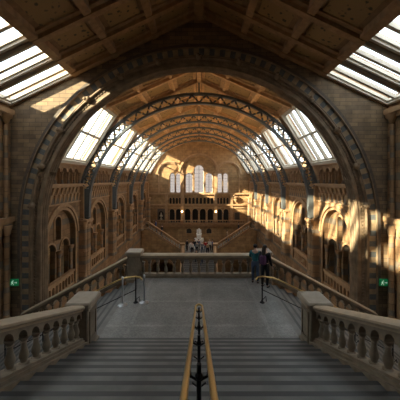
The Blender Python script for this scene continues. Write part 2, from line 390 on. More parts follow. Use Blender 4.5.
mb = MB(); mb.box(-10.5,10.5,Y0-.3,Y0,-7.4,9.2)
struct('wall_rear', mb, M['brick'], 'brick wall closing the stair hall behind the viewer', 'wall')

# ------------------------------------------------------------------ skylights
WN = [0]
def skylight(y0,y1,b,t,sg,label,nm,rows=2,fw=.2,deep=.22,pin=(.0,.0)):
    """b, t: (x, z) of the lower and upper edge; the frame is a mesh, its bars and panes are children."""
    WN[0] += 1
    L = math.hypot(b[0]-t[0],t[1]-b[1]); dx,dz = (t[0]-b[0])/L,(t[1]-b[1])/L; nx,nz = -dz,dx
    if nx < 0 or nz < 0: nx,nz = -nx,-nz
    T = lambda u,w,v: (sg*(b[0]+dx*v+nx*w), u, b[1]+dz*v+nz*w)
    mb = MB(T)
    for (u0,u1,v0,v1,w0,w1) in ((y0,y0+fw,0,L,-deep,.1),(y1-fw,y1,0,L,-deep,.1),(y0+fw,y1-fw,0,fw,-deep,.1),(y0+fw,y1-fw,L-fw,L,-deep,.1)):
        mb.box(u0,u1,w0,w1,v0,v1)
    f2 = fw+.09
    for (u0,u1,v0,v1) in ((y0+fw,y0+f2,fw,L-fw),(y1-f2,y1-fw,fw,L-fw),(y0+f2,y1-f2,fw,f2),(y0+f2,y1-f2,L-f2,L-fw)): mb.box(u0,u1,-deep*.35,.08,v0,v1)
    o = struct(f'window_{WN[0]}', mb, M['frame'], label, 'skylight')
    iu0,iu1,iv0,iv1 = y0+f2,y1-f2,f2,L-f2
    pu = (iu1-iu0)/nm; pv = (iv1-iv0)/rows
    for k in range(1,rows):
        m2 = MB(T); m2.box(iu0,iu1,-.1,.06,iv0+pv*k-.08,iv0+pv*k+.08); part('transom', m2, M['frame'], o)
    for k in range(1,nm):
        m2 = MB(T); m2.box(iu0+pu*k-.085,iu0+pu*k+.085,-.12,.06,iv0,iv1); part('glazing_bar', m2, M['frame'], o)
    for k in range(nm):
        for r in range(rows):
            m2 = MB(T); m2.box(iu0+pu*k,iu0+pu*(k+1),.0,.015,iv0+pv*r,iv0+pv*(r+1)); part('pane', m2, M['glass'], o)
    return o
SB,ST = (8.1,1.12),(5.9,4.7); RIDGE = 7.3
EDGE = [YN]+BX+[YB]
for sg in (-1,1):
    for i in range(5):
        y0 = EDGE[i]+(.3 if i else .1); y1 = EDGE[i+1]-(.3 if i<4 else .1)
        skylight(y0,y1,SB,ST,sg,f'sloping roof skylight over the {ORD[i]} bay from the great arch on the {SIDE[sg]} side',4)
# nave roof: boards, strips at the trusses, rafters, purlins and painted panels
mb = MB()
for sg in (-1,1):
    T = lambda u,w,v: (sg*u, v, w)
    mb.T = lambda x,y,z: (sg*x,y,z)
    mb.hexa([(0,YN-.1,RIDGE),(ST[0],YN-.1,ST[1]),(ST[0],YB,ST[1]),(0,YB,RIDGE),(0,YN-.1,RIDGE+.3),(ST[0]+.1,YN-.1,ST[1]+.35),(ST[0]+.1,YB,ST[1]+.35),(0,YB,RIDGE+.3)])
    for i,y in enumerate(EDGE):
        y0,y1 = y-(.3 if i else .1), y+(.3 if i<5 else .0)
        if i==0: y1 = y+.1
        if i==5: y0 = y-.1
        mb.hexa([(SB[0],y0,SB[1]),(SB[0],y1,SB[1]),(ST[0],y1,ST[1]),(ST[0],y0,ST[1]),(SB[0]+.3,y0,SB[1]+.15),(SB[0]+.3,y1,SB[1]+.15),(ST[0]+.3,y1,ST[1]+.15),(ST[0]+.3,y0,ST[1]+.15)])
mb.T = None
ceil = struct('ceiling', mb, M['darkwood'], 'oak panelled pitched ceiling running the length of the hall', 'ceiling')
SL = (RIDGE-ST[1])/ST[0]
def zc(x): return RIDGE-SL*abs(x)
for sg in (-1,1):
    TT = lambda x,y,z: (sg*x,y,z)
    for i in range(5):
        y0,y1 = EDGE[i],EDGE[i+1]; nr = 2
        for xk,wd in ((1.75,.16),(3.7,.16),(5.8,.2)):
            m2 = MB(TT); m2.hexa([(xk-wd/2,y0,zc(xk)-.22),(xk+wd/2,y0,zc(xk)-.26),(xk+wd/2,y1,zc(xk)-.26),(xk-wd/2,y1,zc(xk)-.22),(xk-wd/2,y0,zc(xk-wd/2)),(xk+wd/2,y0,zc(xk+wd/2)),(xk+wd/2,y1,zc(xk+wd/2)),(xk-wd/2,y1,zc(xk-wd/2))]); part('purlin', m2, M['wood'], ceil)
        for k in range(nr+1):
            if k==nr and i<4: continue
            yy = y0+(y1-y0)*k/nr; h = .3
            m2 = MB(TT); m2.hexa([(0,yy-.12,zc(0)-h),(5.9,yy-.12,zc(5.9)-h),(5.9,yy+.12,zc(5.9)-h),(0,yy+.12,zc(0)-h),(0,yy-.12,zc(0)),(5.9,yy-.12,zc(5.9)),(5.9,yy+.12,zc(5.9)),(0,yy+.12,zc(0))]); part('rafter', m2, M['wood'], ceil)
        for k in range(nr):
            for xa,xb in ((.2,1.67),(1.83,3.62),(3.78,5.7)):
                ya,yb = y0+(y1-y0)*k/nr+.12, y0+(y1-y0)*(k+1)/nr-.12
                m2 = MB(TT)
                fz = .1; q = .2
                # moulded frame around a sunk panel
                for (p0,p1,r0,r1) in ((xa,xb,ya,ya+q),(xa,xb,yb-q,yb),(xa,xa+q,ya+q,yb-q),(xb-q,xb,ya+q,yb-q)):
                    m2.hexa([(p0,r0,zc(p0)-fz),(p1,r0,zc(p1)-fz),(p1,r1,zc(p1)-fz),(p0,r1,zc(p0)-fz),(p0,r0,zc(p0)),(p1,r0,zc(p1)),(p1,r1,zc(p1)),(p0,r1,zc(p0))])
                m2.mi = 1; p0,p1,r0,r1 = xa+q,xb-q,ya+q,yb-q
                m2.hexa([(p0,r0,zc(p0)-.03),(p1,r0,zc(p1)-.03),(p1,r1,zc(p1)-.03),(p0,r1,zc(p0)-.03),(p0,r0,zc(p0)),(p1,r0,zc(p1)),(p1,r1,zc(p1)),(p0,r1,zc(p0))])
                part('painted_panel', m2, [M['wood'],M['panel']], ceil)
m2 = MB(); m2.box(-.14,.14,YN,YB,RIDGE-.34,RIDGE-.02); part('ridge_beam', m2, M['wood'], ceil)

# near roof over the stair hall: four skylight strips each side and panelled oak above
NB,NT_ = (9.6,3.9),(6.3,5.484)
for sg in (-1,1):
    ys = [(12.05,13.5),(10.35,11.75),(7.6,10.05),(4.9,7.3),(2.2,4.6),(-.5,1.9)]  # last two strips added out of view to brighten stairs and landing
    for k,(a,b) in enumerate(ys):
        skylight(a,b,NB,NT_,sg,f'shallow skylight strip over the stairs, {ORD[k]} from the great arch on the {SIDE[sg]} side',2 if k<2 else 3,rows=1,fw=.12,deep=.16)
mb = MB()
for sg in (-1,1):
    mb.T = lambda x,y,z: (sg*x,y,z)
    def slab(x0,x1,y0,y1,d=0,th=.3):
        mb.hexa([(x0,y0,roofz(x0)-d),(x1,y0,roofz(x1)-d),(x1,y1,roofz(x1)-d),(x0,y1,roofz(x0)-d),(x0,y0,roofz(x0)+th),(x1,y0,roofz(x1)+th),(x1,y1,roofz(x1)+th),(x0,y1,roofz(x0)+th)])
    slab(0,6.3,Y0,YG)
    for a,b in ((13.5,YG),(11.75,12.05),(10.05,10.35),(7.3,7.6),(4.6,4.9),(1.9,2.2),(Y0,-.5)): slab(6.3,9.6,a,b)
    slab(9.6,10.6,Y0,YG)
mb.T = None
nceil = struct('ceiling_stair', mb, M['darkwood'], 'dark oak panelled roof above the stairs before the great arch', 'ceiling')
for sg in (-1,1):
    TT = lambda x,y,z: (sg*x,y,z)
    def beam(name,x0,x1,y0,y1,d,mat):
        m2 = MB(TT); m2.hexa([(x0,y0,roofz(x0)-d),(x1,y0,roofz(x1)-d),(x1,y1,roofz(x1)-d),(x0,y1,roofz(x0)-d),(x0,y0,roofz(x0)),(x1,y0,roofz(x1)),(x1,y1,roofz(x1)),(x0,y1,roofz(x0))]); part(name, m2, mat, nceil)
    for a in (13.25,11.9,10.2,7.45): beam('rafter',.1,6.3,a-.14,a+.14,.3,M['stairwood'])
    for x in (6.2,4.2,2.2,.12): beam('purlin',x-.14,x+.14,Y0,YG,.26,M['stairwood'])
    for (a,b) in ((12.04,13.11),(10.34,11.76),(7.6,10.06)):
        for xa,xb in ((.26,2.06),(2.34,4.06),(4.34,6.06)):
            beam('painted_panel',xa+.22,xb-.22,a+.2,b-.2,.05,M['panel'])
            beam('panel_frame',xa,xb,a,a+.2,.12,M['stairwood']); beam('panel_frame',xa,xb,b-.2,b,.12,M['stairwood'])
m2 = MB(); m2.box(-.18,.18,Y0,YG,roofz(0)-.4,roofz(0)-.05); part('ridge_beam', m2, M['stairwood'], nceil)

# ------------------------------------------------------------------ iron trusses
mb = MB(); mb.ball((0,0,0),.085,.17,.085,7,4); ROS = mb.mesh('rosette', M['gold'])
for i,y in enumerate(BX):
    t = thing('iron_truss', (0,y,-2.2), f'{ORD[i]} arched iron roof truss counted from the great arch, with lattice web', 'roof truss', 'arched iron trusses of the hall roof')
    T = lambda u,w,z: (u,w,z); sx = 1.03; a0 = .17
    for nm,r0,r1 in (('inner_chord',7.62,7.76),('outer_chord',8.26,8.42)):
        mb = MB(T); mb.ring(0,0,r0,r1,-.16,.16,a0,pi-a0,n=48,sx=sx); part(nm, mb, M['iron'], t)
    mb = MB(T); n = 46
    for k in range(n):
        a,b = a0+(pi-2*a0)*k/n, a0+(pi-2*a0)*(k+1)/n
        r,q = (7.74,8.28) if k%2 else (8.28,7.74)
        mb.bar((r*cos(a)*sx,0,r*sin(a)),(q*cos(b)*sx,0,q*sin(b)),.1,.16)
        if abs(a-pi/2) > .62:
            mb.bar((q*cos(a)*sx,.0,q*sin(a)),(r*cos(b)*sx,.0,r*sin(b)),.06,.08)
    part('lattice_web', mb, M['iron'], t)
    for k in range(n):
        a = a0+(pi-2*a0)*(k+.5)/n; r = 8.01
        link('rosette', ROS, t, (r*cos(a)*sx,0,r*sin(a)))
    mb = MB(); mb.box(-.06,.06,-.06,.06,8.4,RIDGE+2.2-.34); part('king_post', mb, M['iron'], t)
    for s_ in (-1,1):
        xa = s_*7.62*cos(a0)*sx; xb = s_*8.3
        za = 7.7*sin(a0)
        mb = MB(); p = [(xa-s_*.0,za+.25),(s_*8.14,za+.3),(s_*8.14,-.52),(s_*7.82,-.52)]
        mb.hexa([(x,-.17,z) for x,z in p]+[(x,.17,z) for x,z in p]); part('bracket', mb, M['iron'], t)
        mb = MB(); mb.lathe([(.1,0),(.2,.08),(.22,.16)],(s_*7.97,0,-.58),8); part('bracket_foot', mb, M['iron'], t)

# ------------------------------------------------------------------ far end wall with lancets, arcade and doorways
mb = MB(TBK)
LAN = [(-1.63,.6,-2.1,.55),(0,.78,-2.1,1.7),(1.63,.6,-2.1,.55)]+[(s_*x,.42,-2.1,.72) for s_ in (-1,1) for x in (4.35,3.4)]
zw = 2.6
mb.archpanel(-12.6,12.6,-2.3,zw,LAN,0,.7)
prev = None
xs = [-12.6,-8.2,-ST[0],0,ST[0],8.2,12.6]; zz = [zw,zw,zc(ST[0])+.3,RIDGE+.3,zc(ST[0])+.3,zw,zw]
for k in range(6):
    p = [(xs[k],zw),(xs[k+1],zw),(xs[k+1],zz[k+1]),(xs[k],zz[k])]
    if zz[k]==zw and zz[k+1]==zw: continue
    mb.hexa([(u,0,z) for u,z in p]+[(u,.7,z) for u,z in p])
ARC = [(-2.13+.61*k,.2,-3.9,-3.05) for k in range(8)]+[(s_*(3.1+.52*k),.18,-3.9,-3.05) for s_ in (-1,1) for k in range(4)]
mb.archpanel(-12.6,12.6,-4.3,-2.3,ARC,0,.35,n=8)
DOR = [(-1.86+1.24*k,.47,-7.0,-5.15) for k in range(4)]+[(s_*x,.43,-7.0,-5.15) for s_ in (-1,1) for x in (3.35,4.4)]
mb.archpanel(-12.6,12.6,-7.3,-4.3,DOR,0,.5)
LOW = [(-1.63,.42,-8.75,-8.3),(1.63,.42,-8.75,-8.3)]
mb.archpanel(-12.6,12.6,ZF,-7.3,LOW,0,.3)
wb = struct('wall_back', mb, M['wallback'], 'golden stone end wall with lancet windows above the far staircase', 'wall')
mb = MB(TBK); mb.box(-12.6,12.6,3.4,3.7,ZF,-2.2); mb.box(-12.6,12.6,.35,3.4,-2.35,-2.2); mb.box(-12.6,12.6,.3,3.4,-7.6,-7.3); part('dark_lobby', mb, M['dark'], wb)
mb = MB(TBK)
mb.ring(0,1.0,2.85,3.0,-.25,0,n=28,legs=-2.1); mb.ring(0,1.0,3.05,3.35,-.4,0,n=28)
for s_ in (-1,1):
    mb.ring(s_*4.75+(-s_*.0),1.0,1.72,1.85,-.2,0,n=20,legs=-2.1); mb.ring(s_*4.75,1.0,1.9,2.15,-.3,0,n=20)
part('archivolt', mb, M['dress'], wb)
mb = MB(TBK)
for uc,hw,zs,zp in LAN: mb.ring(uc,zp,hw,hw+.1,-.12,.0,n=14,legs=zs)
for uc,hw,zs,zp in ARC: mb.ring(uc,zp,hw,hw+.07,-.1,.0,n=8)
for uc,hw,zs,zp in DOR: mb.ring(uc,zp,hw,hw+.1,-.1,.0,n=10,legs=-7)
for uc,hw,zs,zp in LOW: mb.ring(uc,zp,hw,hw+.1,-.06,.0,n=10,legs=zs)
part('window_surround', mb, M['dress'], wb)
mb = MB(TBK)
for z0,z1,w in ((-2.35,-2.1,-.3),(-4.15,-3.92,-.35),(-4.6,-4.4,-.2),(-7.35,-7.0,-.5),(-7.6,-7.35,-.3)): mb.box(-8.2,8.2,w,0,z0,z1)
part('string_course', mb, M['dress'], wb)
mb = MB(TBK)
for x in (-2.72,2.72): mb.box(x-.25,x+.25,-.35,0,-7,1.0); mb.bbox(x-.35,x+.35,-.45,0,.85,1.1,.03)
for x in (-5.3,5.3): mb.box(x-.2,x+.2,-.25,0,-7,-2.1)
part('pilaster', mb, M['dress'], wb)
colm = MB(); colm.lathe([(.13,0),(.13,.12),(.09,.2),(.085,1.5),(.1,1.54),(.15,1.75),(.15,1.85)],n=8); cme = colm.mesh('door_shaft', M['column'])
for x in (-2.48,-1.24,0,1.24,2.48,3.87,-3.87,2.9-.05,-2.85,4.9,-4.9): link('door_shaft', cme, wb, (x,YB-.16,-7.0))
for k,(uc,hw,zs,zp) in enumerate(LAN):
    WN[0] += 1
    mb = MB(TBK); mb.ring(uc,zp,hw-.07,hw,.3,.42,n=14,legs=zs); mb.box(uc-hw,uc+hw,.3,.42,zs,zs+.08)
    w = struct(f'window_{WN[0]}', mb, M['frame'], ['round-headed lancet window beside the tall middle one, nearer the shaded side','tallest middle lancet window of the end wall','round-headed lancet window beside the tall middle one, nearer the sunlit side','outermost lancet of the end wall on the shaded side','inner lancet of the pair on the shaded side','outermost lancet of the end wall on the sunlit side','inner lancet of the pair on the sunlit side'][k], 'window')
    mb = MB(TBK)
    zt = zp+hw*.8
    if hw > .5: mb.box(uc-.035,uc+.035,.32,.40,zs,zt)
    for j in range(1,7): z = zs+(zp-zs)*j/6; mb.box(uc-hw+.03,uc+hw-.03,.33,.37,z-.015,z+.015)
    part('glazing_bar', mb, M['lead'], w)
    mb = MB(TBK); P = [(uc+hw,zs)]+[(uc+hw*cos(pi*q/14),zp+hw*sin(pi*q/14)) for q in range(15)]+[(uc-hw,zs)]
    i1 = [mb.P(u,.355,z) for u,z in P]; i2 = [mb.P(u,.365,z) for u,z in P]; mb.F(*i1); mb.F(*i2[::-1])
    for q in range(len(P)): mb.F(i1[q],i2[q],i2[(q+1)%len(P)],i1[(q+1)%len(P)])
    part('pane', mb, M['leadglass'], w)
# wall lamps, niche figure, plaque and carved bird on the end wall
for s_,nm in ((-1,'shaded'),(1,'sunlit')):
    t = thing('wall_lamp', (s_*2.72,YB-.35,-5.2), f'glowing globe wall lamp on the end wall pilaster toward the {nm} side', 'lamp', 'wall lamps of the end wall')
    mb = MB(); mb.tube([(0,0,-.1),(0,-.2,-.15),(0,-.3,0)],.03,6); mb.lathe([(.1,-.05),(.1,.05)],(0,-.02,-.1),8); part('bracket', mb, M['bronze'], t)
    mb = MB(); mb.ball((0,-.3,.12),.11,n=10,m=8); part('globe', mb, M['bulb'], t)
t = thing('niche_figure', (-6.15,YB,-6.6), 'dark framed niche with a pale carved bust beside the doorways', 'sculpture')
mb = MB(); mb.archpanel(-.6,.6,0,1.9,[(0,.42,.15,1.1)],-.14,0); part('niche_frame', mb, M['darkstone'], t)
mb = MB(); mb.box(-.5,.5,-.03,0,.1,1.7); part('niche_back', mb, M['dark'], t)
mb = MB(); mb.lathe([(.2,.15),(.2,.35),(.1,.45),(.1,.55),(.26,.7),(.24,.9),(.09,1.0),(.09,1.05)],(0,-.14,0),10); mb.ball((0,-.14,1.18),.12,.13,.16); part('bust', mb, M['cap'], t)
t = thing('wall_plaque', (6.2,YB,-6.5), 'small dark framed tablet on the end wall by the sunlit columns', 'plaque')
mb = MB(); mb.bbox(-.45,.45,-.08,0,0,1.25,.03); part('plaque_frame', mb, M['darkstone'], t)
mb = MB(); mb.box(-.33,.33,-.1,-.07,.12,1.13); part('tablet', mb, M['bronze'], t)
t = thing('carved_bird', (5.95,YB,-3.1), 'carved stone creature on a bracket above the end wall tablet', 'sculpture')
mb = MB(); mb.lathe([(.08,-.5),(.2,-.3),(.35,-.05),(.35,.05)],(0,-.3,0),10); part('corbel', mb, M['dress'], t)
mb = MB(); mb.ball((0,-.35,.28),.35,.25,.22); mb.ball((-.3,-.4,.55),.14,.14,.14); mb.tube([(-.2,-.36,.4),(-.3,-.4,.55)],.1,8); mb.tube([(.25,-.35,.3),(.6,-.3,.15)],.1,8,rr=[.14,.04]); part('creature', mb, M['dress'], t)

# ------------------------------------------------------------------ balustrades
_bal = {}
def balmesh(h,r,mat):
    k = (round(h,3),r,mat.name)
    if k not in _bal:
        mb = MB(); mb.lathe([(r*1.25,0),(r*1.25,h*.07),(r*.8,h*.11),(r*.85,h*.16),(r*1.2,h*.3),(r*1.1,h*.42),(r*.7,h*.6),(r*.62,h*.78),(r*.95,h*.81),(r*.7,h*.85),(r*1.3,h*.96),(r*1.3,h)],n=10)
        _bal[k] = mb.mesh('baluster',mat)
    return _bal[k]
def balustrade(name,p0,p1,z0,z1,label,mat,cat='balustrade',H=1.0,pitch=.33,thick=.26,rail=None,group=None):
    p0 = Vector(p0); p1 = Vector(p1); L = (p1-p0).length; d = (p1-p0)/L; sl = (z1-z0)/L; nrm = Vector((-d.y,d.x))
    t = thing(name,(p0.x,p0.y,z0),label,cat,group)
    T = lambda u,w,z: (d.x*u+nrm.x*w, d.y*u+nrm.y*w, z+sl*u)
    mb = MB(T); mb.box(0,L,-thick*.62,thick*.62,0,H*.1); mb.box(0,L,-thick*.5,thick*.5,H*.1,H*.15); part('plinth',mb,mat,t)
    mb = MB(T); mb.box(0,L,-thick*.5,thick*.5,H*.86,H*.91)
    pf = [(-.62,.91),(-.72,.94),(-.72,.98),(-.5,1.015),(.5,1.015),(.72,.98),(.72,.94),(.62,.91)]
    a = [mb.P(0,w*thick,z*H) for w,z in pf]; b = [mb.P(L,w*thick,z*H) for w,z in pf]
    for k in range(8): mb.F(a[k],b[k],b[(k+1)%8],a[(k+1)%8])
    mb.F(*a); mb.F(*b[::-1])
    part('handrail',mb,rail or mat,t)
    n = max(2,round(L/pitch)); pt = L/n
    mb = MB(T); mb.archpanel(0,L,H*.66,H*.86,[(pt*(k+.5),pt*.33,H*.66,H*.66+.02) for k in range(n)],-thick*.36,thick*.36,n=8)
    part('arched_head',mb,mat,t)
    bm = balmesh(H*.52,thick*.24,mat)
    for k in range(n+1):
        u = min(max(pt*k,.09),L-.09); x,y,z = T(u,0,H*.14); link('baluster',bm,t,(x,y,z))
    return t
# far flights, half landing
balustrade('stone_balustrade',(-7.4,38.6),(-2.3,38.6),-7.0,-10.4,'sloping balustrade of the far stair flight on the shaded side',M['dress'],H=1.05,pitch=.36)
balustrade('stone_balustrade',(2.3,38.6),(7.4,38.6),-10.4,-7.0,'sloping balustrade of the far stair flight on the sunlit side',M['dress'],H=1.05,pitch=.36)
balustrade('stone_balustrade',(-7.4,42.95),(7.4,42.95),-7.0,-7.0,'level balustrade before the dark doorways of the end wall',M['dress'],H=.55,pitch=.4,thick=.18)
def flight(name,label,x0,x1,y0,y1,za,zb,n,mat,axis='x',nos=None,base=None):
    """steps from za (at the first coordinate) to zb; each step is a part"""
    t = thing(name,((x0+x1)/2,(y0+y1)/2,min(za,zb)),label,'stairs')
    ox,oy,oz = (x0+x1)/2,(y0+y1)/2,min(za,zb); bot = (base if base is not None else min(za,zb)-.3)-oz
    for k in range(n):
        z = za+(zb-za)*(k+.5 + (.5 if zb>za else -.5))/n
        mb = MB()
        if axis=='x':
            a,b = x0+(x1-x0)*k/n, x0+(x1-x0)*(k+1)/n; a,b = min(a,b)-ox,max(a,b)-ox; c,d = y0-oy,y1-oy
        else:
            c,d = y0+(y1-y0)*k/n, y0+(y1-y0)*(k+1)/n; c,d = min(c,d)-oy,max(c,d)-oy; a,b = x0-ox,x1-ox
        mb.box(a,b,c,d,max(bot,z-oz-.6),z-oz-.035)
        mb.mi = 1 if nos else 0
        e = .03
        if axis=='x':
            dn = (x1>x0)==(zb<za)      # descending towards +x
            q = .085; aa,bb = a-(0 if dn else e),b+(e if dn else 0)
            mb.mi = 0; mb.box(aa if dn else aa+q,bb-q if dn else bb,c,d,z-oz-.035,z-oz)
            mb.mi = 1 if nos else 0; mb.box(bb-q if dn else aa,bb if dn else aa+q,c,d,z-oz-.035,z-oz)
        else:
            dn = (y1>y0)==(zb<za)
            q = .085; cc,dd = c-(0 if dn else e),d+(e if dn else 0)
            mb.mi = 0; mb.box(a,b,cc if dn else cc+q,dd-q if dn else dd,z-oz-.035,z-oz)
            mb.mi = 1 if nos else 0; mb.box(a,b,dd-q if dn else cc,dd if dn else cc+q,z-oz-.035,z-oz)
        part('step',mb,[mat,nos] if nos else mat,t,smooth=False)
    return t
ZH = -10.4
mb = MB(); mb.box(-2.5,2.5,37.0,YB,ZH-.5,ZH); mb.box(-7.6,-2.5,40.9,YB,ZH-.5,ZH)
struct('floor_half_landing',mb,M['step'],'half landing of the far staircase where visitors gather','floor')
flight('stone_staircase','far stair flight rising from the half landing on the shaded side',-2.5,-7.6,38.8,40.9,ZH,ZG,20,M['step'],'x',M['bal'])
flight('stone_staircase','far stair flight rising from the half landing on the sunlit side',2.5,7.6,38.8,40.9,ZH,ZG,20,M['step'],'x',M['bal'])
flight('stone_staircase','broad dark flight descending from the half landing into the hall',-2.1,2.1,37.0,26.0,ZH,ZF,40,M['step'],'y',M['nosing'],base=ZF)
for s_ in (-1,1):
    mb = MB(lambda u,w,z: (s_*u,38.45+w,z)); 
    # arched wall carrying the flight; its top follows the slope
    pr = None; N = 40
    for k in range(N+1):
        u = 2.3+(8.3-2.3)*k/N; zt = min(ZG, ZH+(ZG-ZH)*(u-2.5)/5.1)-.02; dz = 1.75**2-(u-5.3)**2; z = -13.2+sqrt(dz) if dz>0 else None
        if dz>0: z = min(z,zt-.1)
        cur = (u,z if z is not None else ZF,zt)
        if pr: mb.hexa([(pr[0],0,pr[1]),(cur[0],0,cur[1]),(cur[0],.35,cur[1]),(pr[0],.35,pr[1]),(pr[0],0,pr[2]),(cur[0],0,cur[2]),(cur[0],.35,cur[2]),(pr[0],.35,pr[2])])
        pr = cur
    o = struct('wall_flight_left' if s_<0 else 'wall_flight_right',mb,M['wallback'],f'stone wall with an arch carrying the far stair flight, {SIDE[s_]} side','wall')
    mb = MB(lambda u,w,z: (s_*u,38.45+w,z)); mb.ring(5.3,-13.2,1.75,2.0,-.1,0,n=24); part('archivolt',mb,M['dress'],o)
    t = thing('stone_pier',(s_*2.35,38.3,ZH),f'square pier at the foot of the far flight, {SIDE[s_]} side','pier','piers of the far staircase')
    mb = MB(); mb.bbox(-.3,.3,-.3,.3,0,1.15,.03); part('shaft',mb,M['dress'],t)
    mb = MB(); mb.bbox(-.38,.38,-.38,.38,1.15,1.35,.05); part('cap',mb,M['dress'],t)
    balustrade('stone_balustrade',(s_*2.25,38.0),(s_*2.25,26.0),ZH,ZF,f'balustrade descending beside the broad far flight, {SIDE[s_]} side',M['dress'],H=1.05,pitch=.5)

# near landing
YL0,YL1 = 7.1,12.05; XL = 2.78
mb = MB(); mb.box(-XL,XL,YL0,YL1+.25,ZL-.4,ZL); mb.box(XL,9.6,YL1-.1,YL1+.25,-7.4,-7.0); mb.box(-9.6,-XL,YL1-.1,YL1+.25,-7.4,-7.0)
land = struct('floor_landing',mb,M['mosaic'],'grey mosaic landing before the great arch','floor')
mb = MB(); mb.box(-9.6,9.6,Y0,YG,-7.5,-7.02); struct('floor_stair_hall',mb,M['step'],'lower floor of the stair hall beside the side flights','floor')
mb = MB(); mb.box(-8.1,8.1,YL1+.1,YL1+.3,ZF,-7.3); mb.box(-XL,XL,YL1+.02,YL1+.24,-7.3,ZL-.02); struct('wall_landing',mb,M['stone'],'stone face below the landing toward the hall','wall')
bal_c = balustrade('stone_balustrade',(-2.6,12.05),(2.6,12.05),ZL,ZL,'level stone balustrade along the far edge of the grey landing',M['bal'],H=1.02,pitch=.36,thick=.28,rail=M['rail'])
SS = .53
flight('stone_staircase','side flight descending from the landing on the shaded side',-XL,-XL-5.0,YL0,YL1-.15,ZL-.165,-7.01,15,M['step'],'x',M['nosing'])
flight('stone_staircase','side flight descending from the landing on the sunlit side',XL,XL+5.0,YL0,YL1-.15,ZL-.165,-7.01,15,M['step'],'x',M['nosing'])
balustrade('stone_balustrade',(-3.2,12.05),(-7.95,12.05),ZL-.1,ZL-.1-4.75*SS,'balustrade sloping down from the landing to the foot of the great arch, shaded side',M['bal'],H=1.0,pitch=.34,rail=M['rail'])
balustrade('stone_balustrade',(3.2,12.05),(7.95,12.05),ZL-.1,ZL-.1-4.75*SS,'balustrade sloping down from the landing to the foot of the great arch, sunlit side',M['bal'],H=1.0,pitch=.34,rail=M['rail'])
# the flight the viewer stands on
ns = 26; RUN = .385; RIS = .146
flight('stone_staircase','wide flight of shallow grey steps coming down to the landing from the viewer',-2.71,2.71,YL0,YL0-ns*RUN,ZL,ZL+ns*RIS,ns,M['step'],'y',M['nosing'],base=-7.0)
for s_ in (-1,1):
    mb = MB(); x0,x1 = sorted((s_*2.72,s_*3.2)); sl = RIS/RUN
    mb.hexa([(x0,6.6,-7),(x1,6.6,-7),(x1,-3,-7),(x0,-3,-7),(x0,6.6,ZL+.37),(x1,6.6,ZL+.37),(x1,-3,ZL+.37+9.6*sl),(x0,-3,ZL+.37+9.6*sl)])
    struct('wall_string_left' if s_<0 else 'wall_string_right',mb,M['bal'],f'stone string wall beneath the stair balustrade, {SIDE[s_]} side','wall')
    z0 = ZL+.37
    balustrade('stone_balustrade',(s_*2.95,6.5),(s_*2.95,-.5),z0,z0+7.0*sl,f'balustrade climbing toward the viewer beside the wide flight, {SIDE[s_]} side',M['bal'],H=.92,pitch=.34,thick=.27,rail=M['rail'])
# piers
def pier(x,y,lx,ly,z0,z1,label):
    t = thing('stone_pier',(x,y,z0),label,'pier','piers of the landing'); h = z1-z0
    mb = MB(); mb.bbox(-lx-.05,lx+.05,-ly-.05,ly+.05,0,.2,.03); part('base',mb,M['bal'],t)
    mb = MB(); mb.bbox(-lx,lx,-ly,ly,.2,h-.17,.03); part('shaft',mb,M['bal'],t)
    for sx_ in (-1,1):
        mb = MB(); x0 = sx_*lx; q = sx_*.025
        for (a,b,c,d) in ((-ly*.7,-ly*.55,.35,h-.3),(ly*.55,ly*.7,.35,h-.3),(-ly*.7,ly*.7,.3,.38),(-ly*.7,ly*.7,h-.36,h-.28)): mb.box(min(x0,x0+q),max(x0,x0+q),a,b,c,d)
        part('sunk_panel',mb,M['bal'],t)
    mb = MB(); mb.bbox(-lx-.04,lx+.04,-ly-.04,ly+.04,h-.2,h-.13,.01); mb.bbox(-lx-.09,lx+.09,-ly-.09,ly+.09,h-.13,h,.04); part('cap',mb,M['cap'],t)
for s_ in (-1,1):
    pier(s_*2.96,6.85,.23,.30,ZL,-3.0,f'near square stone pier at the foot of the wide flight, {SIDE[s_]} side')
    pier(s_*2.9,12.05,.27,.27,ZL-.2,-3.17,f'far square stone pier at the landing corner, {SIDE[s_]} side')

# ------------------------------------------------------------------ brass handrails
def post(t,x,y,z0,z1,arm):
    mb = MB(); mb.lathe([(.09,0),(.09,.02),(.04,.05),(.022,.12),(.022,(z1-z0)*.5),(.035,(z1-z0)*.52),(.022,(z1-z0)*.55),(.02,z1-z0)],(x,y,z0),8)
    if arm:
        mb.tube([(x-.09,y,z1-.02),(x-.07,y,z1-.1),(x,y,z1-.14),(x+.07,y,z1-.1),(x+.09,y,z1-.02)],.014,6)
        mb.tube([(x-.09,y,z0+.45),(x,y,z0+.38),(x+.09,y,z0+.45)],.012,6)
        mb.ball((x,y,z1-.1),.035)
    else:
        mb.tube([(x,y-.02,z0+.1),(x+.13,y,z0+.22),(x+.15,y,z0+.04)],.014,6)
    part('post',mb,M['black'],t)
ctr = thing('brass_handrail',(0,7.15,ZL),'double brass handrail on black posts down the middle of the wide flight','handrail')
sl = .379; zt = .96
for s_ in (-1,1):
    mb = MB(); mb.tube([(s_*.09,-k*.5,zt+sl*k*.5) for k in range(17)],.024,10); part('rail_tube',mb,M['brass'],ctr)
mb = MB(); mb.tube([(.09,0,zt)]+[(.09*cos(pi*k/8),.10*sin(pi*k/8),zt+.02*sin(pi*k/8)) for k in range(1,8)]+[(-.09,0,zt)],.026,10)
mb.tube([(.09*cos(pi*k/8),.05,zt-.13*sin(pi*k/8)) for k in range(9)],.016,8); part('end_loop',mb,M['brass'],ctr)
for k in range(6):
    y = -.12-k*1.2; post(ctr,0,y,max(0,sl*(-y)-.1)+.0,zt+sl*(-y),True)
